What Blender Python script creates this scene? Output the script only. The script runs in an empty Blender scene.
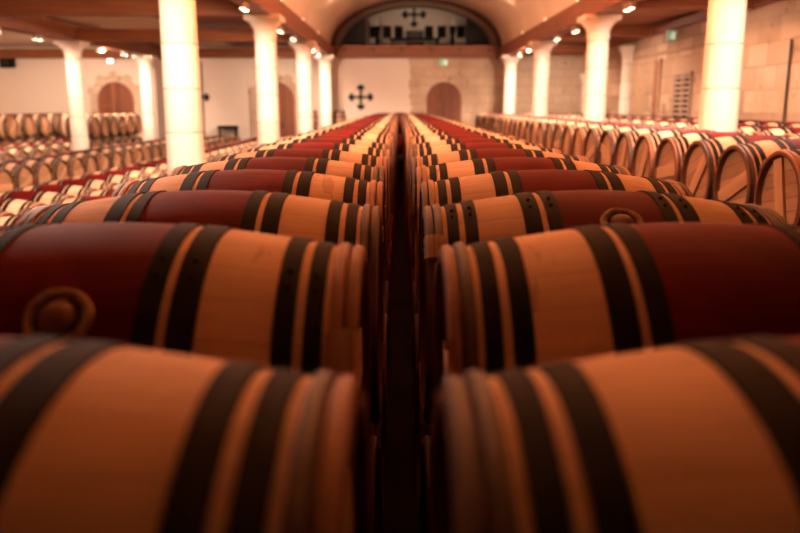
import bpy, bmesh, math, random
from mathutils import Vector, Matrix
random.seed(7)
PI = math.pi
scn = bpy.context.scene
COL = scn.collection

# ------------------------------------------------------------------ constants (metres)
CAM_Z = 1.70
F_PX = 775.0
YW = 27.6                      # far wall
XL, XR, XLL, XW = -2.40, 3.53, -8.14, 6.35
COLS_Y = [8.75 + 5.6 * k for k in range(4)]
BEAM_Z = 3.25
HALF, RB, RE = 0.475, 0.35, 0.292
UP_Z, LOW_Z, PITCH = 1.122, 0.42, 0.71

# ------------------------------------------------------------------ node helpers
class NT:
    def __init__(s, name):
        s.m = bpy.data.materials.new(name); s.m.use_nodes = True
        s.t = s.m.node_tree; s.b = s.t.nodes['Principled BSDF']
        s._co = None
    def n(s, kind, **kw):
        nd = s.t.nodes.new('ShaderNode' + kind)
        for k, v in kw.items(): setattr(nd, k, v)
        return nd
    def put(s, sock, v):
        if isinstance(v, bpy.types.NodeSocket): s.t.links.new(v, sock)
        elif isinstance(v, (tuple, list)) and len(v) == 3 and sock.type == 'RGBA': sock.default_value = (*v, 1)
        else: sock.default_value = v
    def math(s, op, a, b=None, c=None):
        nd = s.n('Math', operation=op)
        for i, v in enumerate((a, b, c)):
            if v is not None: s.put(nd.inputs[i], v)
        return nd.outputs[0]
    def obj(s):
        if not s._co: s._co = s.n('TexCoord').outputs['Object']
        return s._co
    def sep(s, v=None):
        nd = s.n('SeparateXYZ'); s.put(nd.inputs[0], v or s.obj()); return nd.outputs
    def mapping(s, scale=(1, 1, 1), loc=(0, 0, 0), v=None):
        nd = s.n('Mapping'); s.put(nd.inputs['Vector'], v or s.obj())
        nd.inputs['Scale'].default_value = scale; s.put(nd.inputs['Location'], loc); return nd.outputs[0]
    def noise(s, vec, scale, detail=4, rough=.55):
        nd = s.n('TexNoise'); s.put(nd.inputs['Vector'], vec)
        nd.inputs['Scale'].default_value = scale; nd.inputs['Detail'].default_value = detail
        nd.inputs['Roughness'].default_value = rough; return nd.outputs[0]
    def ramp(s, fac, stops):
        nd = s.n('ValToRGB'); s.put(nd.inputs[0], fac)
        e = nd.color_ramp.elements
        while len(e) < len(stops): e.new(.5)
        for el, (p, c) in zip(e, stops): el.position = p; el.color = (*c, 1)
        return nd.outputs[0]
    def mix(s, fac, a, b, blend='MIX'):
        nd = s.n('Mix', data_type='RGBA', blend_type=blend)
        s.put(nd.inputs[0], fac); s.put(nd.inputs[6], a); s.put(nd.inputs[7], b); return nd.outputs[2]
    def bump(s, h, strength=.3, dist=.01):
        nd = s.n('Bump'); nd.inputs['Strength'].default_value = strength; nd.inputs['Distance'].default_value = dist
        s.put(nd.inputs['Height'], h); s.put(s.b.inputs['Normal'], nd.outputs[0])
    def fin(s, col, rough=.6, metal=0.0):
        s.put(s.b.inputs['Base Color'], col); s.put(s.b.inputs['Roughness'], rough); s.put(s.b.inputs['Metallic'], metal)
        return s.m
    def rnd(s): return s.n('ObjectInfo').outputs['Random']

def simple(name, a, b, scale=(6, 6, 6), rough=.7, metal=0., bump=.2, nscale=1.):
    t = NT(name); f = t.noise(t.mapping(scale), nscale, 5)
    t.bump(f, bump, .01)
    return t.fin(t.ramp(f, [(.3, a), (.7, b)]), rough, metal)

def dull(*a):
    m = simple(*a); m.node_tree.nodes['Principled BSDF'].inputs['Specular IOR Level'].default_value = .08; return m

def mat_staves():
    t = NT('oak_staves'); x, y, z = t.sep()
    ang = t.math('ARCTAN2', y, z)
    sv = t.math('MULTIPLY', t.math('ADD', ang, PI), 28 / (2 * PI))
    idx = t.math('FLOOR', sv); fr = t.math('FRACT', sv)
    r = t.rnd()
    comb = t.n('CombineXYZ'); t.put(comb.inputs[0], idx); t.put(comb.inputs[1], r)
    wn = t.n('TexWhiteNoise'); t.put(wn.inputs['Vector'], comb.outputs[0])
    vec = t.n('VectorMath', operation='ADD'); t.put(vec.inputs[0], t.obj())
    off = t.n('CombineXYZ'); t.put(off.inputs[0], t.math('MULTIPLY', r, 37.)); t.put(vec.inputs[1], off.outputs[0])
    grain = t.noise(t.mapping((4, 38, 38), v=vec.outputs[0]), 1.6, 5)
    patch = t.noise(vec.outputs[0], 5, 4)
    fac = t.math('ADD', t.math('MULTIPLY', grain, .45), t.math('ADD', t.math('MULTIPLY', wn.outputs[0], .25), t.math('MULTIPLY', patch, .3)))
    tan = t.ramp(fac, [(.25, (.56, .345, .20)), (.55, (.71, .455, .285)), (.8, (.80, .545, .36))])
    drip = t.noise(t.mapping((9, 3, 3), v=vec.outputs[0]), 1.2, 4)
    tan = t.mix(t.math('MULTIPLY', t.math('GREATER_THAN', drip, .66), .35), tan, (.30, .13, .07))
    red = t.ramp(t.math('ADD', t.math('MULTIPLY', grain, .4), t.math('MULTIPLY', patch, .6)),
                 [(.3, (.075, .0045, .0045)), (.55, (.135, .0075, .0065)), (.8, (.22, .016, .012))])
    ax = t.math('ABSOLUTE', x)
    m = t.math('LESS_THAN', t.math('ADD', ax, t.math('MULTIPLY', t.math('SUBTRACT', patch, .5), .012)), .148)
    col = t.mix(m, tan, red)
    col = t.mix(t.math('GREATER_THAN', ax, .4405), col, (.13, .05, .025))      # dark dirty stave ends, with the rim's inner shade painted in
    seam = t.math('LESS_THAN', t.math('ABSOLUTE', t.math('SUBTRACT', fr, .5)), .487)
    col = t.mix(seam, t.mix(.32, col, (.06, .025, .012)), col)
    var = t.math('MULTIPLY_ADD', t.math('FRACT', t.math('MULTIPLY', r, 7.3)), .35, .8)
    mm = t.n('VectorMath', operation='SCALE'); t.put(mm.inputs[0], col); t.put(mm.inputs[3], var)
    t.bump(t.math('ADD', t.math('MULTIPLY', grain, .35), seam), .22, .004)
    t.b.inputs['Specular IOR Level'].default_value = .07
    return t.fin(mm.outputs[0], t.math('MULTIPLY_ADD', m, -.05, .75))

def mat_whoop():
    t = NT('split_chestnut_hoop'); x, y, z = t.sep()
    g = t.noise(t.mapping((30, 8, 8)), 1.4, 5); r = t.math('FRACT', t.math('MULTIPLY', t.rnd(), 5.7))
    a = t.ramp(g, [(.3, (.055, .028, .016)), (.7, (.13, .065, .036))]); b = t.ramp(g, [(.3, (.23, .078, .032)), (.7, (.40, .17, .075))])
    t.bump(g, .4, .006)
    return t.fin(t.mix(t.math('GREATER_THAN', r, .5), a, b), .65)

def mat_boards(name, axis, pitch, c0, c1, c2, rough=.65, seamc=(.05, .02, .01)):
    t = NT(name); s = t.sep(); a = s['XYZ'.index(axis)]
    q = t.math('DIVIDE', a, pitch); idx = t.math('FLOOR', q); fr = t.math('FRACT', q)
    comb = t.n('CombineXYZ'); t.put(comb.inputs[0], idx); t.put(comb.inputs[1], t.rnd())
    wn = t.n('TexWhiteNoise'); t.put(wn.inputs['Vector'], comb.outputs[0])
    sc = [6, 6, 6]
    sc['XYZ'.index(axis)] = 60
    g = t.noise(t.mapping(tuple(sc)), 1., 5)
    col = t.ramp(t.math('ADD', t.math('MULTIPLY', wn.outputs[0], .45), t.math('MULTIPLY', g, .55)), [(.25, c0), (.5, c1), (.75, c2)])
    sm = t.math('LESS_THAN', t.math('ABSOLUTE', t.math('SUBTRACT', fr, .5)), .465)
    col = t.mix(sm, seamc, col)
    t.bump(t.math('ADD', t.math('MULTIPLY', g, .3), sm), .25, .006)
    return t.fin(col, rough)

def mat_timber(name, axis, c0, c1):
    sc = [14, 14, 14]; sc['XYZ'.index(axis)] = .9
    t = NT(name); g = t.noise(t.mapping(tuple(sc)), 1.3, 6, .65)
    t.bump(g, .4, .01)
    return t.fin(t.ramp(g, [(.3, c0), (.7, c1)]), .6)

def mat_stone(name, axes, c0, c1, c2, mortar, bw=.75, rh=.36, plaster=None, pl_bias=.0):
    t = NT(name); s = t.sep(); cb = t.n('CombineXYZ')
    t.put(cb.inputs[0], s['XYZ'.index(axes[0])]); t.put(cb.inputs[1], s['XYZ'.index(axes[1])])
    wob = t.noise(t.obj(), 2.2, 3)
    add = t.n('VectorMath', operation='ADD'); t.put(add.inputs[0], cb.outputs[0])
    wc = t.n('CombineXYZ'); t.put(wc.inputs[0], t.math('MULTIPLY', wob, .10)); t.put(wc.inputs[1], t.math('MULTIPLY', wob, .06)); t.put(add.inputs[1], wc.outputs[0])
    br = t.n('TexBrick'); t.put(br.inputs['Vector'], add.outputs[0])
    br.inputs['Scale'].default_value = 1.; br.inputs['Brick Width'].default_value = bw; br.inputs['Row Height'].default_value = rh
    br.inputs['Mortar Size'].default_value = .012; br.inputs['Mortar Smooth'].default_value = .4
    br.inputs['Color1'].default_value = (*c0, 1); br.inputs['Color2'].default_value = (*c1, 1); br.inputs['Mortar'].default_value = (*mortar, 1)
    big = t.noise(t.obj(), 1.1, 5); fine = t.noise(t.obj(), 14, 4)
    col = t.mix(t.ramp(big, [(.42, (0, 0, 0)), (.68, (1, 1, 1))]), br.outputs[0], c2)
    spots = t.noise(t.mapping((1.3, 1.3, 1.6)), 2.1, 3)
    col = t.mix(t.math('MULTIPLY', t.math('GREATER_THAN', spots, .64), .5), col, (c0[0] * .5, c0[1] * .42, c0[2] * .36))
    if plaster:                                   # stone shows only from X = pl_bias on; the rest is limewashed
        edge = t.math('ADD', s[0], t.math('MULTIPLY', t.math('SUBTRACT', big, .5), .9))
        col = t.mix(t.math('GREATER_THAN', edge, pl_bias), t.mix(t.math('MULTIPLY', big, .5), plaster, tuple(v * .86 for v in plaster)), col)
    t.bump(t.math('ADD', t.math('MULTIPLY', br.outputs[1], -.6), t.math('MULTIPLY', fine, .4)), .35, .02)
    return t.fin(col, .85)

def mat_column():
    t = NT('limestone_drums'); x, y, z = t.sep()
    q = t.math('DIVIDE', z, .47); idx = t.math('FLOOR', q); fr = t.math('FRACT', q)
    cb = t.n('CombineXYZ'); t.put(cb.inputs[0], idx); t.put(cb.inputs[1], t.rnd())
    wn = t.n('TexWhiteNoise'); t.put(wn.inputs['Vector'], cb.outputs[0])
    big = t.noise(t.obj(), 3, 5)
    col = t.ramp(t.math('ADD', t.math('MULTIPLY', wn.outputs[0], .35), t.math('MULTIPLY', big, .65)), [(.25, (.66, .54, .42)), (.75, (.82, .72, .60))])
    jt = t.math('LESS_THAN', t.math('ABSOLUTE', t.math('SUBTRACT', fr, .5)), .486)
    col = t.mix(jt, (.42, .31, .22), col)
    t.bump(t.math('ADD', t.math('MULTIPLY', big, .4), jt), .25, .008)
    return t.fin(col, .85)

def mat_emit(name, col, st):
    t = NT(name); t.b.inputs['Emission Color'].default_value = (*col, 1); t.b.inputs['Emission Strength'].default_value = st
    return t.fin(col, .4)

M = dict(
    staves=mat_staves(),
    head=mat_boards('oak_head_boards', 'Y', .085, (.24, .105, .042), (.30, .14, .058), (.37, .18, .08), .75, (.12, .05, .025)),
    bar=mat_timber('oak_crossbar', 'Z', (.32, .155, .068), (.45, .235, .108)),
    hoop=dull('dark_hoop_steel', (.010, .007, .0055), (.026, .018, .013), (9, 9, 9), .75, 0, .08),
    whoop=mat_whoop(),
    wicker=mat_boards('wicker_binding', 'X', .006, (.26, .14, .075), (.38, .22, .125), (.48, .30, .18), .8, (.16, .08, .04)),
    bung=simple('bung_wrap', (.13, .055, .025), (.30, .14, .065), (20, 20, 20), .7),
    cloth=simple('burlap', (.28, .15, .07), (.48, .29, .15), (60, 60, 60), .95, 0, .5),
    oldoak=mat_boards('old_oak_staves', 'Y', .07, (.22, .10, .05), (.32, .16, .08), (.40, .22, .12), .6),
    rail=mat_timber('rail_timber', 'Y', (.10, .055, .03), (.19, .11, .06)),
    beam_y=mat_timber('beam_timber_lengthwise', 'Y', (.14, .042, .016), (.26, .085, .033)),
    beam_x=mat_timber('beam_timber_crosswise', 'X', (.17, .048, .016), (.31, .10, .034)),
    vault=simple('vault_plaster', (.66, .46, .31), (.74, .54, .38), (.7, .7, .7), .9, 0, .05),
    plaster=simple('ceiling_plaster', (.66, .49, .34), (.76, .58, .42), (.9, .9, .9), .9, 0, .08),
    boards=mat_boards('ceiling_boards', 'Y', .30, (.26, .10, .04), (.36, .15, .065), (.46, .20, .09), .6),
    boards_dark=mat_boards('old_ceiling_boards', 'Y', .16, (.10, .035, .018), (.14, .05, .025), (.19, .075, .035), .6),
    wall_far=mat_stone('limewash_and_stone', 'XZ', (.58, .42, .29), (.68, .52, .37), (.50, .34, .22), (.42, .29, .19), .6, .3, (.82, .68, .55), 4.3),
    wall_right=mat_stone('old_stone_wall', 'YZ', (.32, .18, .10), (.54, .36, .23), (.42, .26, .15), (.24, .14, .08), .8, .4),
    surround=mat_stone('door_surround_stone', 'XZ', (.60, .44, .30), (.72, .55, .39), (.50, .34, .22), (.38, .25, .16), .42, .3),
    door=mat_boards('old_door_boards', 'X', .16, (.17, .046, .016), (.23, .07, .026), (.29, .10, .038), .6),
    column=mat_column(),
    iron=simple('wrought_iron', (.015, .012, .011), (.035, .028, .024), (20, 20, 20), .55, .4),
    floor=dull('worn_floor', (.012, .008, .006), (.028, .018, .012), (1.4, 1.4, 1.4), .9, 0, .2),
    dark=dull('dark_lacquer', (.008, .007, .006), (.016, .014, .012), (8, 8, 8), .7, 0, .05),
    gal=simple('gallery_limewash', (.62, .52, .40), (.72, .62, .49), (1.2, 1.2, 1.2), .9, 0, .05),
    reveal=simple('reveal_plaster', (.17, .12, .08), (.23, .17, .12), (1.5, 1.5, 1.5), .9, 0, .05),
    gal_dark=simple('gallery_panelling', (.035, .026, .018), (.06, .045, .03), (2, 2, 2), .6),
    frame=mat_timber('arch_timber', 'Z', (.06, .018, .008), (.11, .036, .016)),
    lens=mat_emit('lamp_lens', (1, .80, .56), 26.),
    metal=simple('lamp_housing', (.55, .42, .30), (.65, .5, .37), (9, 9, 9), .4, .3, .03),
    green=mat_emit('exit_green', (.16, .40, .22), .4),
    white_lit=mat_emit('exit_white', (.75, .85, .65), .6),
    candle=simple('wax', (.75, .68, .55), (.82, .75, .62), (9, 9, 9), .6),
    shutter=mat_timber('shutter_wood', 'Y', (.30, .18, .11), (.42, .27, .17)),
)

# ------------------------------------------------------------------ mesh helpers
def finish(name, bm, mat, parent=None, smooth=False, mats=None):
    bmesh.ops.recalc_face_normals(bm, faces=bm.faces)
    me = bpy.data.meshes.new(name); bm.to_mesh(me); bm.free()
    for m in (mats or [mat]): me.materials.append(m)
    if smooth:
        me.polygons.foreach_set('use_smooth', [True] * len(me.polygons))
        me.set_sharp_from_angle(angle=math.radians(38))
    o = bpy.data.objects.new(name, me); COL.objects.link(o)
    if parent: o.parent = parent
    return o

def box(bm, c, s, bev=0., rot=None, mi=0):
    r = bmesh.ops.create_cube(bm, size=1)
    vs = r['verts']
    bmesh.ops.scale(bm, vec=s, verts=vs)
    if bev:
        es = list({e for v in vs for e in v.link_edges})
        rb = bmesh.ops.bevel(bm, geom=es, offset=bev, segments=2, affect='EDGES', profile=.6)
        vs = list({v for f in rb['faces'] for v in f.verts} | {v for v in vs if v.is_valid})
        vs = list({v for v0 in vs for f in v0.link_faces for v in f.verts})
    if rot is not None: bmesh.ops.rotate(bm, cent=(0, 0, 0), matrix=rot, verts=vs)
    bmesh.ops.translate(bm, vec=c, verts=vs)
    if mi:
        for f in {f for v in vs for f in v.link_faces}: f.material_index = mi
    return vs

def lathe(bm, prof, seg=48, axis='X', closed=False, mi=0, M4=None):
    """prof: list of (a, r) along the axis; closed joins last to first (solid ring)"""
    rings = []
    for a, r in prof:
        ring = []
        if r < 1e-6:
            p = (a, 0, 0) if axis == 'X' else (0, 0, a)
            ring = [bm.verts.new(p)]
        else:
            for k in range(seg):
                t = 2 * PI * k / seg
                p = (a, r * math.sin(t), r * math.cos(t)) if axis == 'X' else (r * math.cos(t), r * math.sin(t), a)
                ring.append(bm.verts.new(p))
        rings.append(ring)
    pairs = list(zip(rings, rings[1:])) + ([(rings[-1], rings[0])] if closed else [])
    fs = []
    for A, B in pairs:
        for k in range(seg):
            q = (k + 1) % seg
            if len(A) == 1 and len(B) == 1: continue
            if len(A) == 1: fs.append(bm.faces.new((A[0], B[k], B[q])))
            elif len(B) == 1: fs.append(bm.faces.new((A[k], A[q], B[0])))
            else: fs.append(bm.faces.new((A[k], A[q], B[q], B[k])))
    for f in fs: f.material_index = mi
    if M4 is not None:
        bmesh.ops.transform(bm, matrix=M4, verts=[v for r in rings for v in r])
    return fs

def tube(bm, pts, r, seg=8):
    pts = [Vector(p) for p in pts]; rings = []
    for i, p in enumerate(pts):
        d = (pts[min(i + 1, len(pts) - 1)] - pts[max(i - 1, 0)]).normalized()
        u = d.orthogonal().normalized() if abs(d.z) > .9 else d.cross(Vector((0, 0, 1))).normalized()
        w = d.cross(u)
        rings.append([bm.verts.new(p + r * (math.cos(2 * PI * k / seg) * u + math.sin(2 * PI * k / seg) * w)) for k in range(seg)])
    for A, B in zip(rings, rings[1:]):
        for k in range(seg): bm.faces.new((A[k], A[(k + 1) % seg], B[(k + 1) % seg], B[k]))
    bm.faces.new(rings[0]); bm.faces.new(rings[-1])

def prism(bm, outline, y0, y1):
    """outline in (x, z), extruded along Y"""
    A = [bm.verts.new((x, y0, z)) for x, z in outline]; B = [bm.verts.new((x, y1, z)) for x, z in outline]
    n = len(outline)
    bm.faces.new(A); bm.faces.new(B)
    for k in range(n): bm.faces.new((A[k], A[(k + 1) % n], B[(k + 1) % n], B[k]))

def ring_prism(bm, outer, inner, y0, y1):
    """open band between two polylines of equal length, with thickness along Y"""
    rows = [[bm.verts.new((x, y, z)) for x, z in pl] for pl, y in ((outer, y0), (inner, y0), (inner, y1), (outer, y1))]
    n = len(outer)
    for a in range(4):
        A, B = rows[a], rows[(a + 1) % 4]
        for k in range(n - 1): bm.faces.new((A[k], A[k + 1], B[k + 1], B[k]))
    bm.faces.new([r[0] for r in rows]); bm.faces.new([r[-1] for r in rows])

def thing(name, label, cat, loc=(0, 0, 0), group=None, rot=(0, 0, 0)):
    o = bpy.data.objects.new(name, None); COL.objects.link(o); o.location = loc; o.rotation_euler = rot
    o.empty_display_size = .1
    return tag(o, label, cat, group)
def tag(o, label, cat, group=None):
    o['label'] = label; o['category'] = cat
    if group: o['group'] = group
    return o
def struct(o, label=None):
    o['kind'] = 'structure'
    if label: o['label'] = label
    return o

# ------------------------------------------------------------------ the barrel
def R(x):
    return RB - (RB - RE) * abs(x / HALF) ** 1.9
HOOPS = [(.058, .087), (.102, .135), (.252, .295), (.310, .345)]      # from the end, metres
WHOOPS = [.013, .037]

def b_body(bm, seg, mi=0):
    pr = [(-.432, .255), (-HALF, RE - .017), (-HALF, RE - .004)] if True else []
    n = 26 if seg > 30 else 14
    xs = [-.471 + .942 * k / n for k in range(n + 1)]
    pr += [(x, R(x)) for x in xs]
    pr += [(HALF, RE - .004), (HALF, RE - .017), (.432, .255)]
    lathe(bm, pr, seg, mi=mi)
def b_hoop(bm, side, u0, u1, seg, mi=0):
    a, b = sorted((side * (HALF - u0), side * (HALF - u1)))
    lathe(bm, [(a, R(a) - .001), (a, R(a) + .0038), (b, R(b) + .0038), (b, R(b) - .001)], seg, closed=True, mi=mi)
    if seg > 30:                                   # the riveted lap of the hoop
        m = (a + b) / 2
        for t in (-.06, .06):
            rr = R(m) + .005
            bmesh.ops.create_uvsphere(bm, u_segments=8, v_segments=5, radius=.005, matrix=Matrix.Translation((m, -rr * math.sin(.5 + t), rr * math.cos(.5 + t))))
def b_whoop(bm, side, u, seg, mi=0):
    m = side * (HALF - u); r0 = R(m) + .003; pr = []
    for k in range(8):
        t = 2 * PI * k / 8; pr.append((m + .011 * math.cos(t), r0 + .009 * math.sin(t)))
    lathe(bm, pr, seg, closed=True, mi=mi)
def b_wicker(bm, side, ang):
    m = side * (HALF - .025); n = 6
    rings = []
    for k in range(n):
        t = ang + (k - n / 2) * .045; rr = R(m) + .007
        c = Vector((m, -rr * math.sin(t), rr * math.cos(t))); d = Vector((0, -math.sin(t), math.cos(t)))
        s = 1 + .12 * (k % 2)
        rings.append([bm.verts.new(c + Vector((.027 * s * math.cos(q), 0, 0)) + d * (.013 * s * math.sin(q))) for q in [2 * PI * j / 10 for j in range(10)]])
    for A, B in zip(rings, rings[1:]):
        for j in range(10): bm.faces.new((A[j], A[(j + 1) % 10], B[(j + 1) % 10], B[j]))
    bm.faces.new(rings[0]); bm.faces.new(rings[-1])
def b_head(bm, side, seg, mi=0):
    x = side * .438
    lathe(bm, [(x, 0), (x, .262), (x - side * .018, .262), (x - side * .018, 0)], seg, mi=mi)
def b_bar(bm, side, mi=0, rot=0.):
    x = side * .447
    vs = box(bm, (x, 0, 0), (.020, .105, .515), .004, mi=mi)
    if rot: bmesh.ops.rotate(bm, cent=(0, 0, 0), matrix=Matrix.Rotation(rot, 3, 'X'), verts=vs)
BUNG_A = math.radians(47)
def b_bung(bm, mi=0):
    Mx = Matrix.Rotation(BUNG_A, 4, 'X') @ Matrix.Translation((.015, 0, RB - .012))
    lathe(bm, [(0, 0), (0, .030), (.024, .029), (.032, .020), (.036, .010), (.034, 0)], 16, axis='Z', mi=mi, M4=Mx)
def b_cloth(bm, mi=0):
    Mx = Matrix.Rotation(BUNG_A, 4, 'X') @ Matrix.Translation((.015, 0, RB - .002))
    seg, rings = 26, []
    for k in range(seg):
        t = 2 * PI * k / seg; j = 1 + .10 * math.sin(3 * t + 1) + .07 * math.sin(7 * t)
        rings.append([bm.verts.new(Mx @ Vector(((.045 + .009 * j * math.cos(q)) * math.cos(t), (.045 + .009 * j * math.cos(q)) * math.sin(t), .008 + .009 * j * math.sin(q)))) for q in [2 * PI * i / 8 for i in range(8)]])
    for k in range(seg):
        A, B = rings[k], rings[(k + 1) % seg]
        for i in range(8): f = bm.faces.new((A[i], A[(i + 1) % 8], B[(i + 1) % 8], B[i])); f.material_index = mi

ANG_W = [.62, .5, .75, .4]
def make_barrel():
    root = thing('wine_barrel', 'prototype', 'barrel')
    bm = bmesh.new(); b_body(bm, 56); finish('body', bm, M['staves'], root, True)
    wi = 0
    for side in (-1, 1):
        for u0, u1 in HOOPS:
            bm = bmesh.new(); b_hoop(bm, side, u0, u1, 56)
            finish('metal_hoop', bm, M['hoop'], root, True)['label'] = 'dark steel hoop'
        for i, u in enumerate(WHOOPS):
            bm = bmesh.new(); b_whoop(bm, side, u, 48); w = finish('wooden_hoop', bm, M['whoop'], root, True)
            w['label'] = 'split chestnut hoop at the rim'
            if i == 0:
                bm = bmesh.new(); b_wicker(bm, side, .95); finish('wicker_binding', bm, M['wicker'], w, True)
        bm = bmesh.new(); b_head(bm, side, 48); h = finish('head', bm, M['head'], root, True)
        bm = bmesh.new(); b_bar(bm, side); finish('crossbar', bm, M['bar'], h, True)
    bm = bmesh.new(); b_bung(bm); bg = finish('bung', bm, M['bung'], root, True)
    bm = bmesh.new(); b_cloth(bm); finish('bung_cloth', bm, M['cloth'], bg, True)['label'] = 'burlap ring round the bung'
    return root

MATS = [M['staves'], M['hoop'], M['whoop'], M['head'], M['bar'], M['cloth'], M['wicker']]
def far_bm(bm, rot, seg=28, bung=True):
    b_body(bm, seg, 0)
    for side in (-1, 1):
        for u0, u1 in HOOPS: b_hoop(bm, side, u0, u1, seg, 1)
        for u in WHOOPS: b_whoop(bm, side, u, 24, 2)
        b_head(bm, side, seg, 3); b_bar(bm, side, 4, rot)
    if bung: b_cloth(bm, 5)
FAR = []
for r_ in (.2, .9, 1.7, 2.4):
    bm = bmesh.new(); far_bm(bm, r_)
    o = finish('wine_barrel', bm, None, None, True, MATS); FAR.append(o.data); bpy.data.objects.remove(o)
PROTO = make_barrel()
used = False
def copy_tree(o, parent=None):
    c = o.copy(); COL.objects.link(c)
    if parent: c.parent = parent
    for ch in o.children: copy_tree(ch, c)
    return c

ONES = ['', 'first', 'second', 'third', 'fourth', 'fifth', 'sixth', 'seventh', 'eighth', 'ninth', 'tenth', 'eleventh', 'twelfth', 'thirteenth', 'fourteenth',
        'fifteenth', 'sixteenth', 'seventeenth', 'eighteenth', 'nineteenth']
def ordinal(n):
    if n < 20: return ONES[n]
    t, o = divmod(n, 10)
    base = {2: 'twent', 3: 'thirt', 4: 'fort'}[t]
    return base + 'ieth' if o == 0 else base + 'y-' + ONES[o]

def barrel(x, y, z, label, group, full, rz=0., upright=False, sc=1., turn=None):
    global used
    if full:
        o = PROTO if not used else copy_tree(PROTO)
        used = True
        for ch in o.children:
            if ch.name.startswith('head'):
                for k in ch.children: k.rotation_euler = (random.uniform(0, PI), 0, 0)
    else:
        o = bpy.data.objects.new('wine_barrel', random.choice(FAR)); COL.objects.link(o)
    o.location = (x, y, z); o.scale = (sc,) * 3
    o.rotation_euler = (math.radians(-105 + random.uniform(-8, 8)) if turn is None else turn, PI / 2 if upright else 0, rz)
    return tag(o, label, 'barrel', group)

hidden = []                                        # lower tier that nothing in the view shows
nbar = 0
def row(xc, y0, n, z, phrase, group, full_to, jit=.008, gaps=(), first=1, xs=None, bung=None, zs=(), pitch=PITCH):
    """a row of barrels along Y, axes along X"""
    global nbar
    k = first
    for i in range(n):
        y = y0 + pitch * i
        if any(a < y < b for a, b in gaps): continue
        xx = xc + (xs[i] if xs and i < len(xs) else random.uniform(-jit, jit))
        if xs and i >= n - 3: xx = xc - math.copysign(.045, xc)            # the last barrels close up the gap
        barrel(xx, y, z + (zs[i] if i < len(zs) else 0), phrase % ordinal(k), group, y < full_to, turn=(0. if bung == 1 else -.20) if i == bung else None); k += 1; nbar += 1
def under(xc, y0, n, z):
    for i in range(n): hidden.append((xc, y0 + PITCH * i, z))
def rails(xc, y0, y1, z, label, cat='timber rail'):
    zt = z - R(.25)
    for s in (-1, 1):
        bm = bmesh.new(); base = 0. if z < .8 else LOW_Z + R(.25)
        h = zt - base
        box(bm, (0, 0, h / 2), (.10, y1 - y0, h), .008)
        o = finish('barrel_rail', bm, M['rail']); o.location = (xc + s * .25, (y0 + y1) / 2, base)
        tag(o, ('right-hand ' if s > 0 else 'left-hand ') + label, 'rail', 'timber rails under the barrel rows')

G = .066
cL, cR = .004 - G - HALF, .004 + G + HALF
NU = 35
gj = [.034, .004, -.002, .006, -.006, .004]
row(cL, .70, NU, UP_Z, 'oak barrel with red middle, upper row left of central gap, %s from the camera', 'red-banded barrels left of the central gap', 10.5, .010, xs=[.018, -.004, .008, .002], bung=1, zs=(.002, .015))
row(cR, .70, NU, UP_Z, 'oak barrel with red middle, upper row right of central gap, %s from the camera', 'red-banded barrels right of the central gap', 10.5, .010, xs=[-.026, .006, -.006, .006], bung=2, zs=(.002, .015))
row(cL, .70, 6, LOW_Z, 'shadowed oak barrel in the lower row left of the gap, %s from the camera', 'lower barrels left of the central gap', 9, .006)
row(cR, .70, 6, LOW_Z, 'shadowed oak barrel in the lower row right of the gap, %s from the camera', 'lower barrels right of the central gap', 9, .006)
under(cL, .70 + 6 * PITCH, NU - 6, LOW_Z); under(cR, .70 + 6 * PITCH, NU - 6, LOW_Z)
barrel(.01, 26.15, UP_Z, 'dark barrel closing the far end of the central gap', 'barrels across the end of the gap', False); hidden.append((.01, 26.15, LOW_Z))
for z_, nm in ((UP_Z, 'upper'), (LOW_Z, 'floor')): rails(.01, 25.8, 26.5, z_, 'short %s rail under the barrel closing the central gap' % nm)
YE = .70 + PITCH * (NU - 1) + .4
for xc, nm in ((cL, 'left of the central gap'), (cR, 'right of the central gap')):
    rails(xc, .35, YE, UP_Z, 'dark timber rail between the two barrel tiers ' + nm)
    rails(xc, .35, YE, LOW_Z, 'dark timber rail on the floor under barrels ' + nm)

XR2, XR3, XR4 = 2.365 + HALF, 3.80 + HALF, 5.12 + HALF
R2Y = 4.165
row(XR2, R2Y, 30, UP_Z, 'oak barrel with its head facing the right aisle, %s from the camera', 'barrels with heads along the right aisle', 11.5, pitch=.702)
row(XR3, 6.3, 27, UP_Z, 'oak barrel in the brightly lit row behind the right columns, %s from the front', 'barrels behind the right columns', 9)
row(XR4, 9.2, 23, UP_Z, 'oak barrel in the shaded row along the right stone wall, %s from the front', 'barrels along the right stone wall', 9)
for xc, y0, n, nm in ((XR2, R2Y, 30, 'beside the right aisle'), (XR3, 6.3, 27, 'behind the right columns'), (XR4, 9.2, 23, 'along the right stone wall')):
    under(xc, y0, n, LOW_Z); y1 = y0 + PITCH * (n - 1) + .4
    rails(xc, y0 - .35, y1, UP_Z, 'dark timber rail between barrel tiers ' + nm)
    rails(xc, y0 - .35, y1, LOW_Z, 'dark timber rail on the floor under barrels ' + nm)

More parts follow.
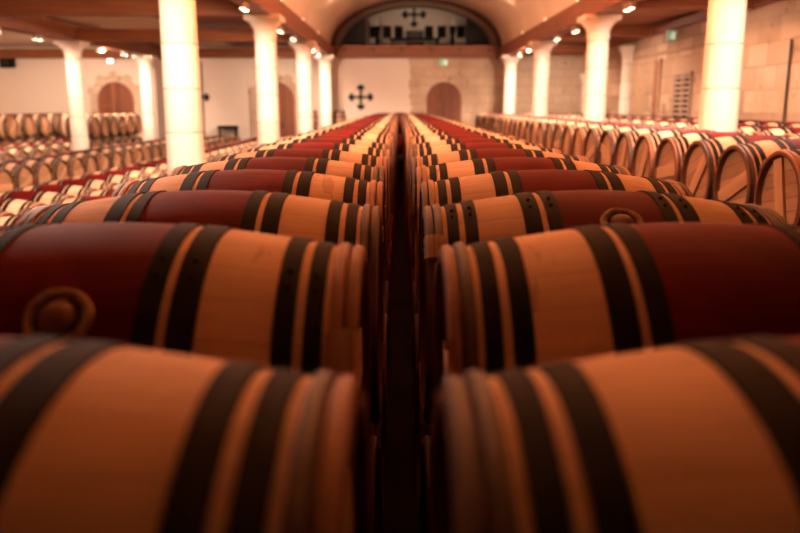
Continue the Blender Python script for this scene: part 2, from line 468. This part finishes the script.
left = [(-2.68 - HALF, 6.0, 28, 'oak barrel in the floor row just beyond the left columns, %s from the front', 'floor barrels beyond the left columns', 10),
        (-3.68 - HALF, 7.2, 26, 'oak barrel in the second floor row beyond the left columns, %s from the front', 'floor barrels in the second left row', 11),
        (-6.25 - HALF, 11.6, 20, 'oak barrel with head facing the left hall aisle, %s from the front', 'barrels with heads along the left hall aisle', 14),
        (-5.25 - HALF, 21.3, 7, 'oak barrel in the short row by the dark console table, %s from the front', 'short barrel row by the console table', 9),
        (-8.38 - HALF, 14.6, 16, 'oak barrel in the floor row beyond the far left columns, %s from the front', 'floor barrels beyond the far left columns', 9),
        (-9.40 - HALF, 16.6, 13, 'oak barrel in the second row beyond far left columns, %s from the front', 'floor barrels in the far second row', 9),
        (-10.42 - HALF, 18.4, 11, 'oak barrel in the third row beyond far left columns, %s from the front', 'floor barrels in the far third row', 9)]
for xc, y0, n, ph, gr, ft in left:
    row(xc, y0, n, LOW_Z, ph, gr, ft)
    rails(xc, y0 - .35, y0 + PITCH * (n - 1) + .4, LOW_Z, 'timber rail under the ' + gr)
# a few barrels stacked on top, in front of the far doors
Y5 = [14.6 + PITCH * k for k in (10, 11, 12, 13, 14, 15)]
for k, y in enumerate(Y5):
    barrel(-8.38 - HALF, y, UP_Z, 'pale barrel stacked on the far left rows before the door, %s from the front' % ordinal(k + 1), 'barrels stacked before the far left door', False)
    nbar += 1
rails(-8.38 - HALF, Y5[0] - .35, Y5[-1] + .35, UP_Z, 'timber rail under barrels stacked before the far left door')
for k in range(5):
    y = 18.4 + PITCH * (4.0 + 1.35 * k)
    barrel(-10.42 - HALF, y, UP_Z, 'dark-hooped barrel on top at far left before the pale wall, %s from the front' % ordinal(k + 1), 'dark-hooped barrels on top at the far left', False)
    nbar += 1
rails(-10.42 - HALF, 18.4 + PITCH * 4 - .35, 18.4 + PITCH * 9.4 + .35, UP_Z, 'timber rail under dark-hooped barrels at the far left')
# casks standing on end by the far wall
for x, lab in ((-2.05, 'small brown cask standing on end by the far wall, below the iron cross'), (-3.0, 'small reddish cask standing on end between the last two left columns')):
    bm = bmesh.new()
    for q in (-.22, 0, .22): box(bm, (q, 0, .89), (.18, .6, .03), .004)
    for q in (-.25, .25):
        for w in (-.22, .22): box(bm, (q, w, .435), (.08, .08, .87), .005)
        box(bm, (q, 0, .84), (.06, .6, .07), .004)
    st = finish('cask_stand', bm, M['rail']); st.location = (x, 26.6, 0)
    tag(st, 'plank trestle under the ' + ('brown cask below the iron cross' if x > -2.5 else 'reddish cask between the left columns'), 'stand', 'cask trestles')
    barrel(x, 26.6, .905 + .475 * .66, lab, 'casks on end', True, upright=True, sc=.66)
    for ch in scn.objects:
        if ch.parent and ch.parent.get('label') == lab and ch.name.startswith('body'): ch.data = ch.data.copy(); ch.data.materials[0] = M['oldoak']

bm = bmesh.new()
tmp = bmesh.new(); b_body(tmp, 20)
for s in (-1, 1):
    for u0, u1 in HOOPS: b_hoop(tmp, s, u0, u1, 20, 1)
    b_head(tmp, s, 20, 3)
me = bpy.data.meshes.new('t'); tmp.to_mesh(me); tmp.free()
for x, y, z in hidden:
    n0 = len(bm.verts); bm.from_mesh(me); bm.verts.ensure_lookup_table()
    bmesh.ops.translate(bm, vec=(x, y, z), verts=bm.verts[n0:])
bpy.data.meshes.remove(me)
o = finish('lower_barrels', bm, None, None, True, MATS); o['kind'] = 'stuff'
tag(o, 'shadowed lower tier of oak barrels carrying the upper rows', 'barrels')

# ------------------------------------------------------------------ columns
def make_column():
    root = thing('stone_column', 'p', 'column')
    bm = bmesh.new()
    lathe(bm, [(0, 0), (0, .212), (.10, .212), (.24, .208)] + [(.24 + 2.62 * k / 10, .208 - .018 * (k / 10) ** 1.6) for k in range(1, 11)] + [(2.86, 0)], 40, axis='Z')
    finish('shaft', bm, M['column'], root, True)
    bm = bmesh.new(); rings = []
    N = 40
    for k, (z, r) in enumerate([(2.86, .190), (2.90, .205), (2.92, .205), (2.94, .198), (3.0, .208), (3.06, .232), (3.12, .27), (3.16, .30)]):
        sq = max(0, (z - 2.98) / .18) ** 1.2
        ring = []
        for i in range(N):
            t = 2 * PI * i / N; c, s = math.cos(t), math.sin(t)
            q = 1 / max(abs(c), abs(s)); f = 1 + (min(q, 1.3) - 1) * sq
            ring.append(bm.verts.new((r * f * c, r * f * s, z)))
        rings.append(ring)
    for A, B in zip(rings, rings[1:]):
        for i in range(N): bm.faces.new((A[i], A[(i + 1) % N], B[(i + 1) % N], B[i]))
    bm.faces.new(rings[0]); bm.faces.new(rings[-1])
    cp = finish('capital', bm, M['column'], root, True)
    bm = bmesh.new(); box(bm, (0, 0, 3.205), (.64, .64, .09), .012); finish('abacus', bm, M['column'], cp)
    return root
cproto = make_column(); cu = False
for X, side in ((XL, 'left'), (XR, 'right'), (XLL, 'far left')):
    for k, y in enumerate(COLS_Y):
        if X == XLL and k < 2: continue
        c = cproto if not cu else copy_tree(cproto); cu = True
        c.location = (X, y, 0)
        if X == XLL: lab = 'slim pale stone column of the far left line, ' + ('left of the arched door' if k == 2 else 'right of the arched door')
        else: lab = 'pale round stone column of the %s line, %s' % (side, ['nearest and thickest', 'second from the front', 'third from the front', 'last, beside the far wall'][k])
        tag(c, lab, 'column', 'stone columns')

# ------------------------------------------------------------------ the shell
def slab(name, c, s, mat, label=None, bev=0.):
    bm = bmesh.new(); box(bm, (0, 0, 0), s, bev); o = finish(name, bm, mat); o.location = c
    return struct(o, label)
Y0 = 1.0
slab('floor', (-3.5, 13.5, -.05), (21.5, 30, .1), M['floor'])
# far wall up to the springing, with the aisle parts carried up to their ceilings
bm = bmesh.new()
box(bm, (0, .15, 1.84), (20.9, .3, 3.68), 0)
o = finish('wall_far', bm, M['wall_far']); o.location = (-3.9, YW, 0); struct(o)
bm = bmesh.new(); box(bm, (0, 0, 1.85), (.3, YW - Y0, 3.7), 0)
o = finish('wall_right', bm, M['wall_right']); o.location = (XW + .15, (YW + Y0) / 2, 0); struct(o)
slab('wall_left', (-14.35, (YW + Y0) / 2, 1.87), (.2, YW - Y0, 3.74), M['plaster'])
# vault over the nave
CX, A0, B0, ZS = .555, 2.94, 1.62, 3.66
def ell(a, b, n=40, cx=CX, zs=ZS): return [(cx - a * math.cos(PI * k / n), zs + b * math.sin(PI * k / n)) for k in range(n + 1)]
bm = bmesh.new(); ring_prism(bm, ell(A0 + .12, B0 + .12), ell(A0, B0), Y0, YW + .3)
o = finish('ceiling', bm, M['vault'], None, True); struct(o, 'smooth peach plaster vault over the nave')
# aisle ceilings
slab('ceiling_left', ((XL - 14.4) / 2 - 0, (Y0 + YW) / 2, 3.76), (abs(-14.4 - XL), YW - Y0, .12), M['plaster'])
slab('ceiling_left_boarding', (-4.05, 18., 3.685), (3.1, 19., .03), M['boards_dark'])
slab('ceiling_right', ((XR + XW) / 2, (Y0 + YW) / 2, 3.70), (XW - XR, YW - Y0, .10), M['boards'])

# beams
def beam(c, s, mat, label, group):
    bm = bmesh.new(); box(bm, (0, 0, 0), s, .015)
    if s[1] > 5:
        pass
    o = finish('timber_beam', bm, mat); o.location = c
    return tag(o, label, 'beam', group)
for X, nm in ((XL, 'long timber beam carried by the left columns'), (XR, 'long timber beam carried by the right columns'), (XLL, 'long timber beam carried by the far left columns')):
    beam((X, (Y0 + YW) / 2, BEAM_Z + .19), (.34, YW - Y0 - .02, .38), M['beam_y'], nm, 'lengthwise beams')
w = XL - XLL - .34
for k, y in enumerate(COLS_Y[:3] + [26.6]):
    beam(((XL + XLL) / 2, y, BEAM_Z + .15), (w, .30, .29), M['beam_x'], 'heavy cross beam over the left hall, %s' % ['nearest', 'second from the front', 'third from the front', 'last, close to the far wall'][k], 'cross beams of the left hall')
beam(((XLL - 14.2) / 2 - .1, 26.9, BEAM_Z + .15), (14.2 + XLL - .6, .3, .29), M['beam_x'], 'heavy beam at far left along the top of the far wall', 'cross beams of the left hall')
for k, y in enumerate(COLS_Y + [27.3]):
    beam(((XR + XW) / 2 + .08, y, BEAM_Z + .24), (XW - XR - .36, .24, .26), M['beam_x'], 'timber cross beam over the right aisle, %s' % ['nearest', 'second from the front', 'third from the front', 'fourth from the front', 'against the far wall'][k], 'cross beams of the right aisle')
beam((XW - .10, 14.5, BEAM_Z + .24), (.18, 24., .18), M['beam_y'], 'timber wall plate along the top of the right stone wall', 'lengthwise beams')

# gallery: beam, arch, room behind
gb = thing('gallery_beam', 'reddish timber gallery beam across the nave under the arched opening', 'beam', (CX, YW - .16, BEAM_Z + .04))
bm = bmesh.new(); box(bm, (0, 0, .29), (5.45, .26, .26), .01); finish('rail', bm, M['beam_x'], gb)
bm = bmesh.new(); box(bm, (0, -.03, .08), (5.45, .3, .15), .02); finish('sill', bm, M['beam_x'], gb)
for q in range(6):
    bm = bmesh.new(); box(bm, (-2.45 + q * .98, -.17, .27), (.07, .06, .12), .008); finish('bracket', bm, M['frame'], gb)
bm = bmesh.new(); ring_prism(bm, ell(A0, B0), ell(A0 - .17, B0 - .13), YW - .10, YW + .25)
o = finish('trim_1', bm, M['frame'], None, True); struct(o, 'dark brown arch frame round the gallery opening')
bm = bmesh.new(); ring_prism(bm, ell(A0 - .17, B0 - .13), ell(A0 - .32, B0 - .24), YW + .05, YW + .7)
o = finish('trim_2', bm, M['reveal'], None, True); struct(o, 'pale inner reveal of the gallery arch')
GY = 31.4
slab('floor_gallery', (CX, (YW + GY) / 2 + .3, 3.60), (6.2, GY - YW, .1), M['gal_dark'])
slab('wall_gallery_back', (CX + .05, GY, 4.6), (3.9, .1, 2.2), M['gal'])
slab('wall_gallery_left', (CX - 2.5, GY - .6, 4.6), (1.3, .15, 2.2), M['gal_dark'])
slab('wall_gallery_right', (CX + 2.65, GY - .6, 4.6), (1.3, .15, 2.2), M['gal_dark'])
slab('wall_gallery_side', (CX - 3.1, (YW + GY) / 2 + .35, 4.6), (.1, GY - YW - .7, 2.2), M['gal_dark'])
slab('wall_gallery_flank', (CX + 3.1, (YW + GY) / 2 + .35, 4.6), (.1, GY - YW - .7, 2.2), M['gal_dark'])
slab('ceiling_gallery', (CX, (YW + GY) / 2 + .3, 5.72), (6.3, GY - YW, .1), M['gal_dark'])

def cross(x, y, z, s, label):
    root = thing('iron_cross', label, 'cross', (x, y, z))
    bm = bmesh.new(); box(bm, (0, 0, 0), (s, .03, s * .10), .004); box(bm, (0, 0, 0), (s * .10, .034, s), .004)
    lathe(bm, [(-.02, 0), (-.02, s * .10), (.02, s * .10), (.02, 0)], 16, axis='Z', M4=Matrix.Rotation(PI / 2, 4, 'X'))
    finish('bars', bm, M['iron'], root)
    for a in range(4):
        dx, dz = math.cos(a * PI / 2), math.sin(a * PI / 2)
        bm = bmesh.new()
        for q in (-1, 0, 1):                       # trefoil end
            bx = dx * (s * .46 if q == 0 else s * .40) + q * dz * s * .085; bz = dz * (s * .46 if q == 0 else s * .40) + q * dx * s * .085
            lathe(bm, [(-.022, 0), (-.022, s * .085), (.022, s * .085), (.022, 0)], 14, axis='Z', M4=Matrix.Translation((bx, 0, bz)) @ Matrix.Rotation(PI / 2, 4, 'X'))
        finish('trefoil_end', bm, M['iron'], root)
    return root
cross(-1.36, YW - .03, CAM_Z + .285, .80, 'black wrought iron cross on the pale wall left of the arched door')
cross(-7.05, YW - .03, CAM_Z + .285, .80, 'black wrought iron cross on the far wall, partly behind the nearest left column')
cross(CX - .01, GY - .09, CAM_Z + 3.44, .86, 'black cross on the gallery wall above the dark table')

# gallery furniture
t = thing('gallery_table', 'long dark table standing in the gallery under the cross', 'table', (CX, GY - .9, 3.65))
bm = bmesh.new(); box(bm, (0, 0, .50), (1.9, .6, .05), .006); finish('tabletop', bm, M['dark'], t)
for sx in (-.85, .85):
    for sy in (-.22, .22):
        bm = bmesh.new(); box(bm, (sx, sy, .24), (.07, .07, .48), .005); finish('leg', bm, M['dark'], t)
bm = bmesh.new(); box(bm, (0, -.2, .2), (.7, .04, .4), .004); finish('front_panel', bm, M['dark'], t)
cab = thing('altar_cabinet', 'dark cabinet on the gallery table below the cross', 'cabinet', (CX, GY - .9, 4.175))
bm = bmesh.new(); box(bm, (0, 0, .13), (.62, .38, .26), .01); finish('body', bm, M['dark'], cab)
bm = bmesh.new(); box(bm, (0, -.2, .13), (.5, .02, .2), .005); finish('door', bm, M['gal_dark'], cab)
names = ['leftmost', 'second from left', 'just left of the cross', 'just right of the cross', 'second from right', 'rightmost']
for k, px in enumerate((-1.02, -.50, -.05, 1.13, 1.62, 2.36)):
    p = thing('framed_panel', 'small dark framed panel on the gallery wall, ' + names[k], 'picture', (px, GY - .05, CAM_Z + 2.80), 'dark panels on the gallery wall')
    bm = bmesh.new(); box(bm, (0, -.012, 0), (.30, .02, .42), .003); finish('board', bm, M['dark'], p)
    bm = bmesh.new()
    for sx in (-.15, .15): box(bm, (sx, -.02, 0), (.03, .04, .45), .004)
    for sz in (-.21, .21): box(bm, (0, -.02, sz), (.33, .04, .03), .004)
    finish('frame', bm, M['gal_dark'], p)
for px, nm in ((-.86, 'left'), (2.0, 'right')):
    c = thing('candle_stand', 'tall dark candle stand with pale candle, %s of the gallery table' % nm, 'candle stand', (px, GY - .75, 3.65), 'gallery candle stands')
    bm = bmesh.new(); lathe(bm, [(0, 0), (0, .17), (.04, .16), (.07, .06), (.3, .045), (.45, .09), (.60, .06), (.78, .10), (.96, .13), (1.0, .13), (1.0, 0)], 20, axis='Z')
    finish('stand', bm, M['dark'], c, True)
    bm = bmesh.new(); lathe(bm, [(1.0, 0), (1.0, .05), (1.26, .048), (1.27, .02), (1.27, 0)], 14, axis='Z'); cc = finish('candle', bm, M['candle'], c, True); cc['label'] = 'pale wax candle'

# doors in the far wall
def arch_pts(w, zs, n=16): return [(-w, 0)] + [(-w * math.cos(PI * k / n), zs + w * math.sin(PI * k / n)) for k in range(n + 1)] + [(w, 0)]
def door(i, x, w, top, label):
    zs = top - w
    bm = bmesh.new(); prism(bm, arch_pts(w, zs), -.05, .0)
    d = finish('door_%d' % i, bm, M['door']); d.location = (x, YW, 0); struct(d, label)
    bm = bmesh.new(); random.seed(i)
    n = 11; oo, ii = [], []
    for k in range(n * 4 + 1):
        a = PI * k / (n * 4); j = .24 + .12 * ((k // 4) % 2)
        oo.append((-(w + j) * math.cos(a), zs + (w + j) * math.sin(a))); ii.append((-w * math.cos(a), zs + w * math.sin(a)))
    ring_prism(bm, [(-(w + .26), 0)] + oo + [(w + .26, 0)], [(-w, 0)] + ii + [(w, 0)], -.10, .0)
    finish('surround', bm, M['surround'], d)
    bm = bmesh.new(); box(bm, (0, -.06, zs * .5), (.025, .02, zs), .004); box(bm, (w * .3, -.07, zs * .55), (.06, .04, .14), .006)
    finish('door_handle', bm, M['iron'], d)
    bm = bmesh.new()
    for q in (.35, .8):
        box(bm, (-w * .55, -.06, zs * q + .2), (w * .8, .02, .05), .004); box(bm, (w * .55, -.06, zs * q + .2), (w * .8, .02, .05), .004)
    finish('strap_hinge', bm, M['door'], d)
random.seed(3)
door(1, -9.87, .64, CAM_Z + .80, 'arched brown plank door at the far left')
door(2, -4.30, .64, CAM_Z + .80, 'arched brown plank door half hidden behind the left columns')
door(3, 1.53, .61, CAM_Z + .80, 'arched brown plank door in the far wall right of the nave')

def exit_sign(loc, rz, label):
    s = thing('exit_sign', label, 'sign', loc, 'lit green exit signs', (0, 0, rz))
    bm = bmesh.new(); box(bm, (0, 0, 0), (.40, .07, .28), .01); finish('housing', bm, M['metal'], s); s.scale = (.75, 1, .95)
    bm = bmesh.new(); box(bm, (0, -.037, 0), (.36, .008, .24), .002); p = finish('panel', bm, M['green'], s)
    bm = bmesh.new(); box(bm, (.10, -.043, -.005), (.10, .004, .17), 0)          # doorway
    tube(bm, [(-.02, -.043, .05), (-.05, -.043, -.02), (-.10, -.043, -.08)], .014, 6); tube(bm, [(-.05, -.043, -.02), (0, -.043, -.05), (0, -.043, -.09)], .012, 6)
    tube(bm, [(-.08, -.043, .02), (-.02, -.043, .045), (.03, -.043, .01)], .010, 6)
    bmesh.ops.create_uvsphere(bm, u_segments=10, v_segments=6, radius=.019, matrix=Matrix.Translation((-.012, -.043, .083)))
    finish('pictogram', bm, M['white_lit'], p)
exit_sign((1.50, YW - .04, CAM_Z + 1.45), 0, 'lit green exit sign above the arched door right of the nave')
exit_sign((XW - .16, 18.4, CAM_Z + 1.56), 0, 'lit green exit sign high on the right stone wall')
scn.objects['exit_sign.001'].scale = (.5, 1, .9)

bm = bmesh.new(); lm = thing('bulkhead_lamp', 'small glowing white lamp on the wall above the far left door', 'lamp', (-9.96, YW - .06, CAM_Z + 1.50))
box(bm, (0, 0, 0), (.22, .09, .15), .02); finish('housing', bm, M['metal'], lm)
bm = bmesh.new(); box(bm, (0, -.05, 0), (.18, .03, .11), .014); finish('lens', bm, mat_emit('bulkhead_glow', (1, .93, .80), 5.), lm)
sp = thing('loudspeaker', 'dark loudspeaker box high on the far wall at far left', 'speaker', (-13.45, YW - .16, CAM_Z + 1.44))
bm = bmesh.new(); box(bm, (0, 0, 0), (.42, .28, .34), .02); finish('cabinet', bm, M['dark'], sp)
bm = bmesh.new(); lathe(bm, [(0, 0), (0, .12), (.02, .12), (.012, .09), (0.004, 0)], 20, axis='Z', M4=Matrix.Translation((0, -.14, 0)) @ Matrix.Rotation(PI / 2, 4, 'X')); finish('cone', bm, M['iron'], sp)
bm = bmesh.new(); tube(bm, [(0, 0, .02), (0, 0, 1.6), (0, 0, 3.2)], .022, 10)
pp = finish('wall_pipe', bm, M['iron']); pp.location = (-6.86, YW - .03, 0); tag(pp, 'thin dark pipe running up the far wall beside the nearest left column', 'pipe')
cb = thing('console_table', 'low dark console table against the far wall of the left hall', 'table', (-5.95, YW - .35, 0))
bm = bmesh.new(); box(bm, (0, 0, .97), (.66, .4, .09), .01); finish('tabletop', bm, M['dark'], cb)
for sx in (-.28, .28):
    for sy in (-.15, .15):
        bm = bmesh.new(); box(bm, (sx, sy, .465), (.05, .05, .93), .004); finish('leg', bm, M['dark'], cb)

# right wall: ledge, shutter, slit, conduit, engaged pillars
slab('trim_3', (XW - .03, 18.5, CAM_Z + 1.24), (.08, 6.2, .07), M['wall_right'], 'stone string course on the right wall')
sh = thing('louvred_shutter', 'brown louvred shutter in the right stone wall', 'shutter', (XW - .03, 17.8, CAM_Z + .10))
for sy in (-.52, 0, .52):
    bm = bmesh.new(); box(bm, (0, sy, 0), (.06, .06, 1.25), .006); finish('stile', bm, M['shutter'], sh)
for sz in (-.6, .6):
    bm = bmesh.new(); box(bm, (0, 0, sz), (.06, 1.1, .06), .006); finish('rail', bm, M['shutter'], sh)
for sy in (-.26, .26):
    bm = bmesh.new()
    for q in range(10): box(bm, (-.008, sy, -.52 + q * .115), (.05, .46, .055), .004, Matrix.Rotation(.0, 3, 'Y'))
    finish('slats', bm, M['shutter'], sh)
bm = bmesh.new(); box(bm, (.028, 0, 0), (.004, 1.04, 1.2), 0); finish('backing', bm, M['dark'], sh)
sl = thing('wall_slit', 'tall narrow dark recess left of the louvred shutter', 'recess', (XW - .02, 19.6, CAM_Z + .40))
bm = bmesh.new(); box(bm, (0, 0, 0), (.03, .34, 1.3), .004); finish('opening', bm, M['door'], sl)  # flat brown board stands in for the dark slit opening
bm = bmesh.new()
for sy in (-.2, .2): box(bm, (-.01, sy, 0), (.05, .08, 1.42), .006)
finish('jamb', bm, M['wall_right'], sl)
bm = bmesh.new(); tube(bm, [(0, 0, 0), (0, 0, 1.6), (0, 0, 2.75)], .02, 10)
cd = finish('conduit', bm, M['iron']); cd.location = (XW - .025, 13.0, 0); tag(cd, 'thin dark conduit running up the right stone wall', 'pipe')
for y, h, r, nm in ((22.0, 3.3, .24, 'with flared top beneath the ceiling'), (26.9, 2.75, .20, 'in the far corner')):
    bm = bmesh.new(); lathe(bm, [(0, 0), (0, r), (.2, r), (.24, r), (h - .45, r * .92), (h - .25, r), (h - .08, r * 1.35), (h, r * 1.38), (h, 0)], 28, axis='Z')
    o = finish('engaged_pillar', bm, M['column'], None, True); o.location = (XW - .02, y, 0)
    tag(o, 'pale engaged stone pillar on the right wall ' + nm, 'pillar', 'engaged pillars')

# ------------------------------------------------------------------ spotlights
LAMP = (1.0, .69, .53)
def spot(loc, aim, e, ang=95, blend=.55, col=LAMP):
    l = bpy.data.lights.new('spot', 'SPOT'); l.energy = e; l.color = col; l.spot_size = math.radians(ang); l.spot_blend = blend; l.shadow_soft_size = .05
    o = bpy.data.objects.new('spot_light', l); COL.objects.link(o); o.location = loc
    o.rotation_euler = Vector(aim).to_track_quat('-Z', 'Y').to_euler()
def make_twin():
    root = thing('twin_spotlight', 'p', 'lamp')
    bm = bmesh.new(); box(bm, (0, 0, -.015), (.09, .40, .03), .006); finish('mount', bm, M['metal'], root)
    for s in (-1, 1):
        Mx = Matrix.Translation((0, s * .14, -.03))
        bm = bmesh.new(); lathe(bm, [(0, 0), (0, .03), (-.05, .055), (-.075, .06), (-.075, .05), (-.06, .047), (-.06, 0)], 18, axis='Z', M4=Mx); h = finish('lamp_head', bm, M['metal'], root, True)
        bm = bmesh.new(); lathe(bm, [(-.062, 0), (-.062, .047), (-.074, .040), (-.078, 0)], 18, axis='Z', M4=Mx); finish('lens', bm, M['lens'], h, True)
    return root
tw = make_twin(); tu = False
FLOOD = 900.  # energy of the added vault floods
E_OUT, E_IN = 540., 420.
WASH = 560.
for X, nm, outv in ((XL, 'left', -1), (XR, 'right', 1), (XLL, 'far left', -1)):
    ys = [y + s * 1.85 for y in [3.05] + COLS_Y for s in (-1, 1)][1:]
    for k, y in enumerate(ys):
        if X == XLL and y < 14: continue
        if X == XR and y < 6 or y > 26.5: continue
        if X == XL and y < 4: continue
        o = tw if not tu else copy_tree(tw); tu = True
        o.location = (X, y, BEAM_Z)
        w = (k + 1) // 2
        tag(o, 'glowing twin spotlight under the %s beam, %s column %s' % (nm, 'in front of' if k % 2 else 'beyond', 'one two three four'.split()[w - 1] if w else 'out of frame'), 'lamp', 'twin spotlights under the beams')
        if not k % 2 and w == 0: o['label'] = 'glowing twin spotlight under the %s beam, nearest the camera' % nm
        if X == XLL:
            nfl = sum(1 for q in ys[:k + 1] if q >= 14)
            o['label'] = 'glowing twin spotlight under the far left beam, %s from the left edge of the photo' % ordinal(nfl)
        colside = 1 if k % 2 else -1              # towards the column it lights
        e_in = E_IN * (.5 if y < 6 else 1)
        spot((X + .02 * outv, y, BEAM_Z - .13), (outv * .50, colside * .55, -1), E_OUT * (1. if X == XLL else .8 if X == XR else 1), 138, .6)
        if 20 < y < 22.6:                           # the second lamp is turned to the far wall
            spot((X - .06 * outv, y, BEAM_Z - .13), (-.55 if X == XLL else -.1 * outv, 1, -.12 if X == XLL else -.3), WASH * (1.6 if X == XLL else 1), 105, .8)
        elif X == XL and k % 2 == 0 and y > 9:    # extra unseen spot added at the pair to brighten the hall ceiling
            spot((X - .05, y, BEAM_Z - .13), (-1, .25, .12), 420, 120, .9, (1, .55, .32))
            spot((X + .06, y, BEAM_Z - .13), (.55, .1, -1), e_in, 130, .7)
        elif X != XLL: spot((X - .06 * outv, y, BEAM_Z - .13), (-outv * .55, colside * .1, -1), e_in * (.25 if y > 26.5 else 1), 130, .7)
# unseen floodlights added on the nave beams to brighten the vault across from them
def make_flood():
    root = thing('added_vault_floodlight', 'p', 'lamp')
    bm = bmesh.new(); box(bm, (0, 0, .012), (.10, .22, .024), .004); finish('mount', bm, M['metal'], root)
    bm = bmesh.new(); box(bm, (0, 0, .050), (.05, .20, .05), .006, Matrix.Rotation(0, 3, 'Y')); h = finish('lamp_head', bm, M['metal'], root)
    bm = bmesh.new(); box(bm, (.027, 0, .052), (.006, .18, .04), .001); finish('lens', bm, mat_emit('added_flood_lens', (1, .6, .34), 2.5), h)
    return root
fl = make_flood(); fu = False
for X, sg, nm in ((XL, 1, 'left'), (XR, -1, 'right')):
    for k in range(6):
        y = 5.4 + 3.4 * k
        o = fl if not fu else copy_tree(fl); fu = True
        o.location = (X + sg * .10, y, BEAM_Z + .38); o.rotation_euler = (0, 0, 0 if sg > 0 else PI)
        tag(o, 'added unseen floodlight on the %s nave beam washing the vault, %s from the camera' % (nm, ordinal(k + 1)), 'lamp', 'added vault floodlights')
        spot((X + sg * .17, y, BEAM_Z + .46), (sg * 1, 0, .5), FLOOD * (2.3, 2.5, 1.45, .8, .5, .4)[k], 104, .9, (1, .41, .175) if k < 3 else (1, .57, .39))
# dim lamp of the gallery room
l = bpy.data.lights.new('gallery_ceiling_lamp', 'AREA'); l.energy = 5; l.size = 1.2; l.color = (1, .80, .58)
o = bpy.data.objects.new('gallery_light', l); COL.objects.link(o); o.location = (CX, GY - 1.4, 5.62)

w = bpy.data.worlds.new('World'); scn.world = w; w.use_nodes = True
w.node_tree.nodes['Background'].inputs[0].default_value = (1, .5, .28, 1); w.node_tree.nodes['Background'].inputs[1].default_value = .006

# ------------------------------------------------------------------ camera
cam = bpy.data.cameras.new('camera'); co = bpy.data.objects.new('camera', cam); COL.objects.link(co)
cam.sensor_width = 36; cam.lens = 36 * F_PX / 800
co.location = (0, 0, CAM_Z); co.rotation_euler = (PI / 2 - math.atan(161 / F_PX), 0, 0)
cam.clip_start = .02; cam.clip_end = 100
cam.dof.use_dof = True; cam.dof.focus_distance = 2.9; cam.dof.aperture_fstop = 2.0
scn.camera = co
vs = scn.view_settings
scn.display_settings.display_device = 'sRGB'
vs.view_transform = 'Standard'; vs.look = 'None'; vs.gamma = 1; vs.use_curve_mapping = False; vs.exposure = 0.0
print('barrels in view rows', nbar, 'hidden', len(hidden))
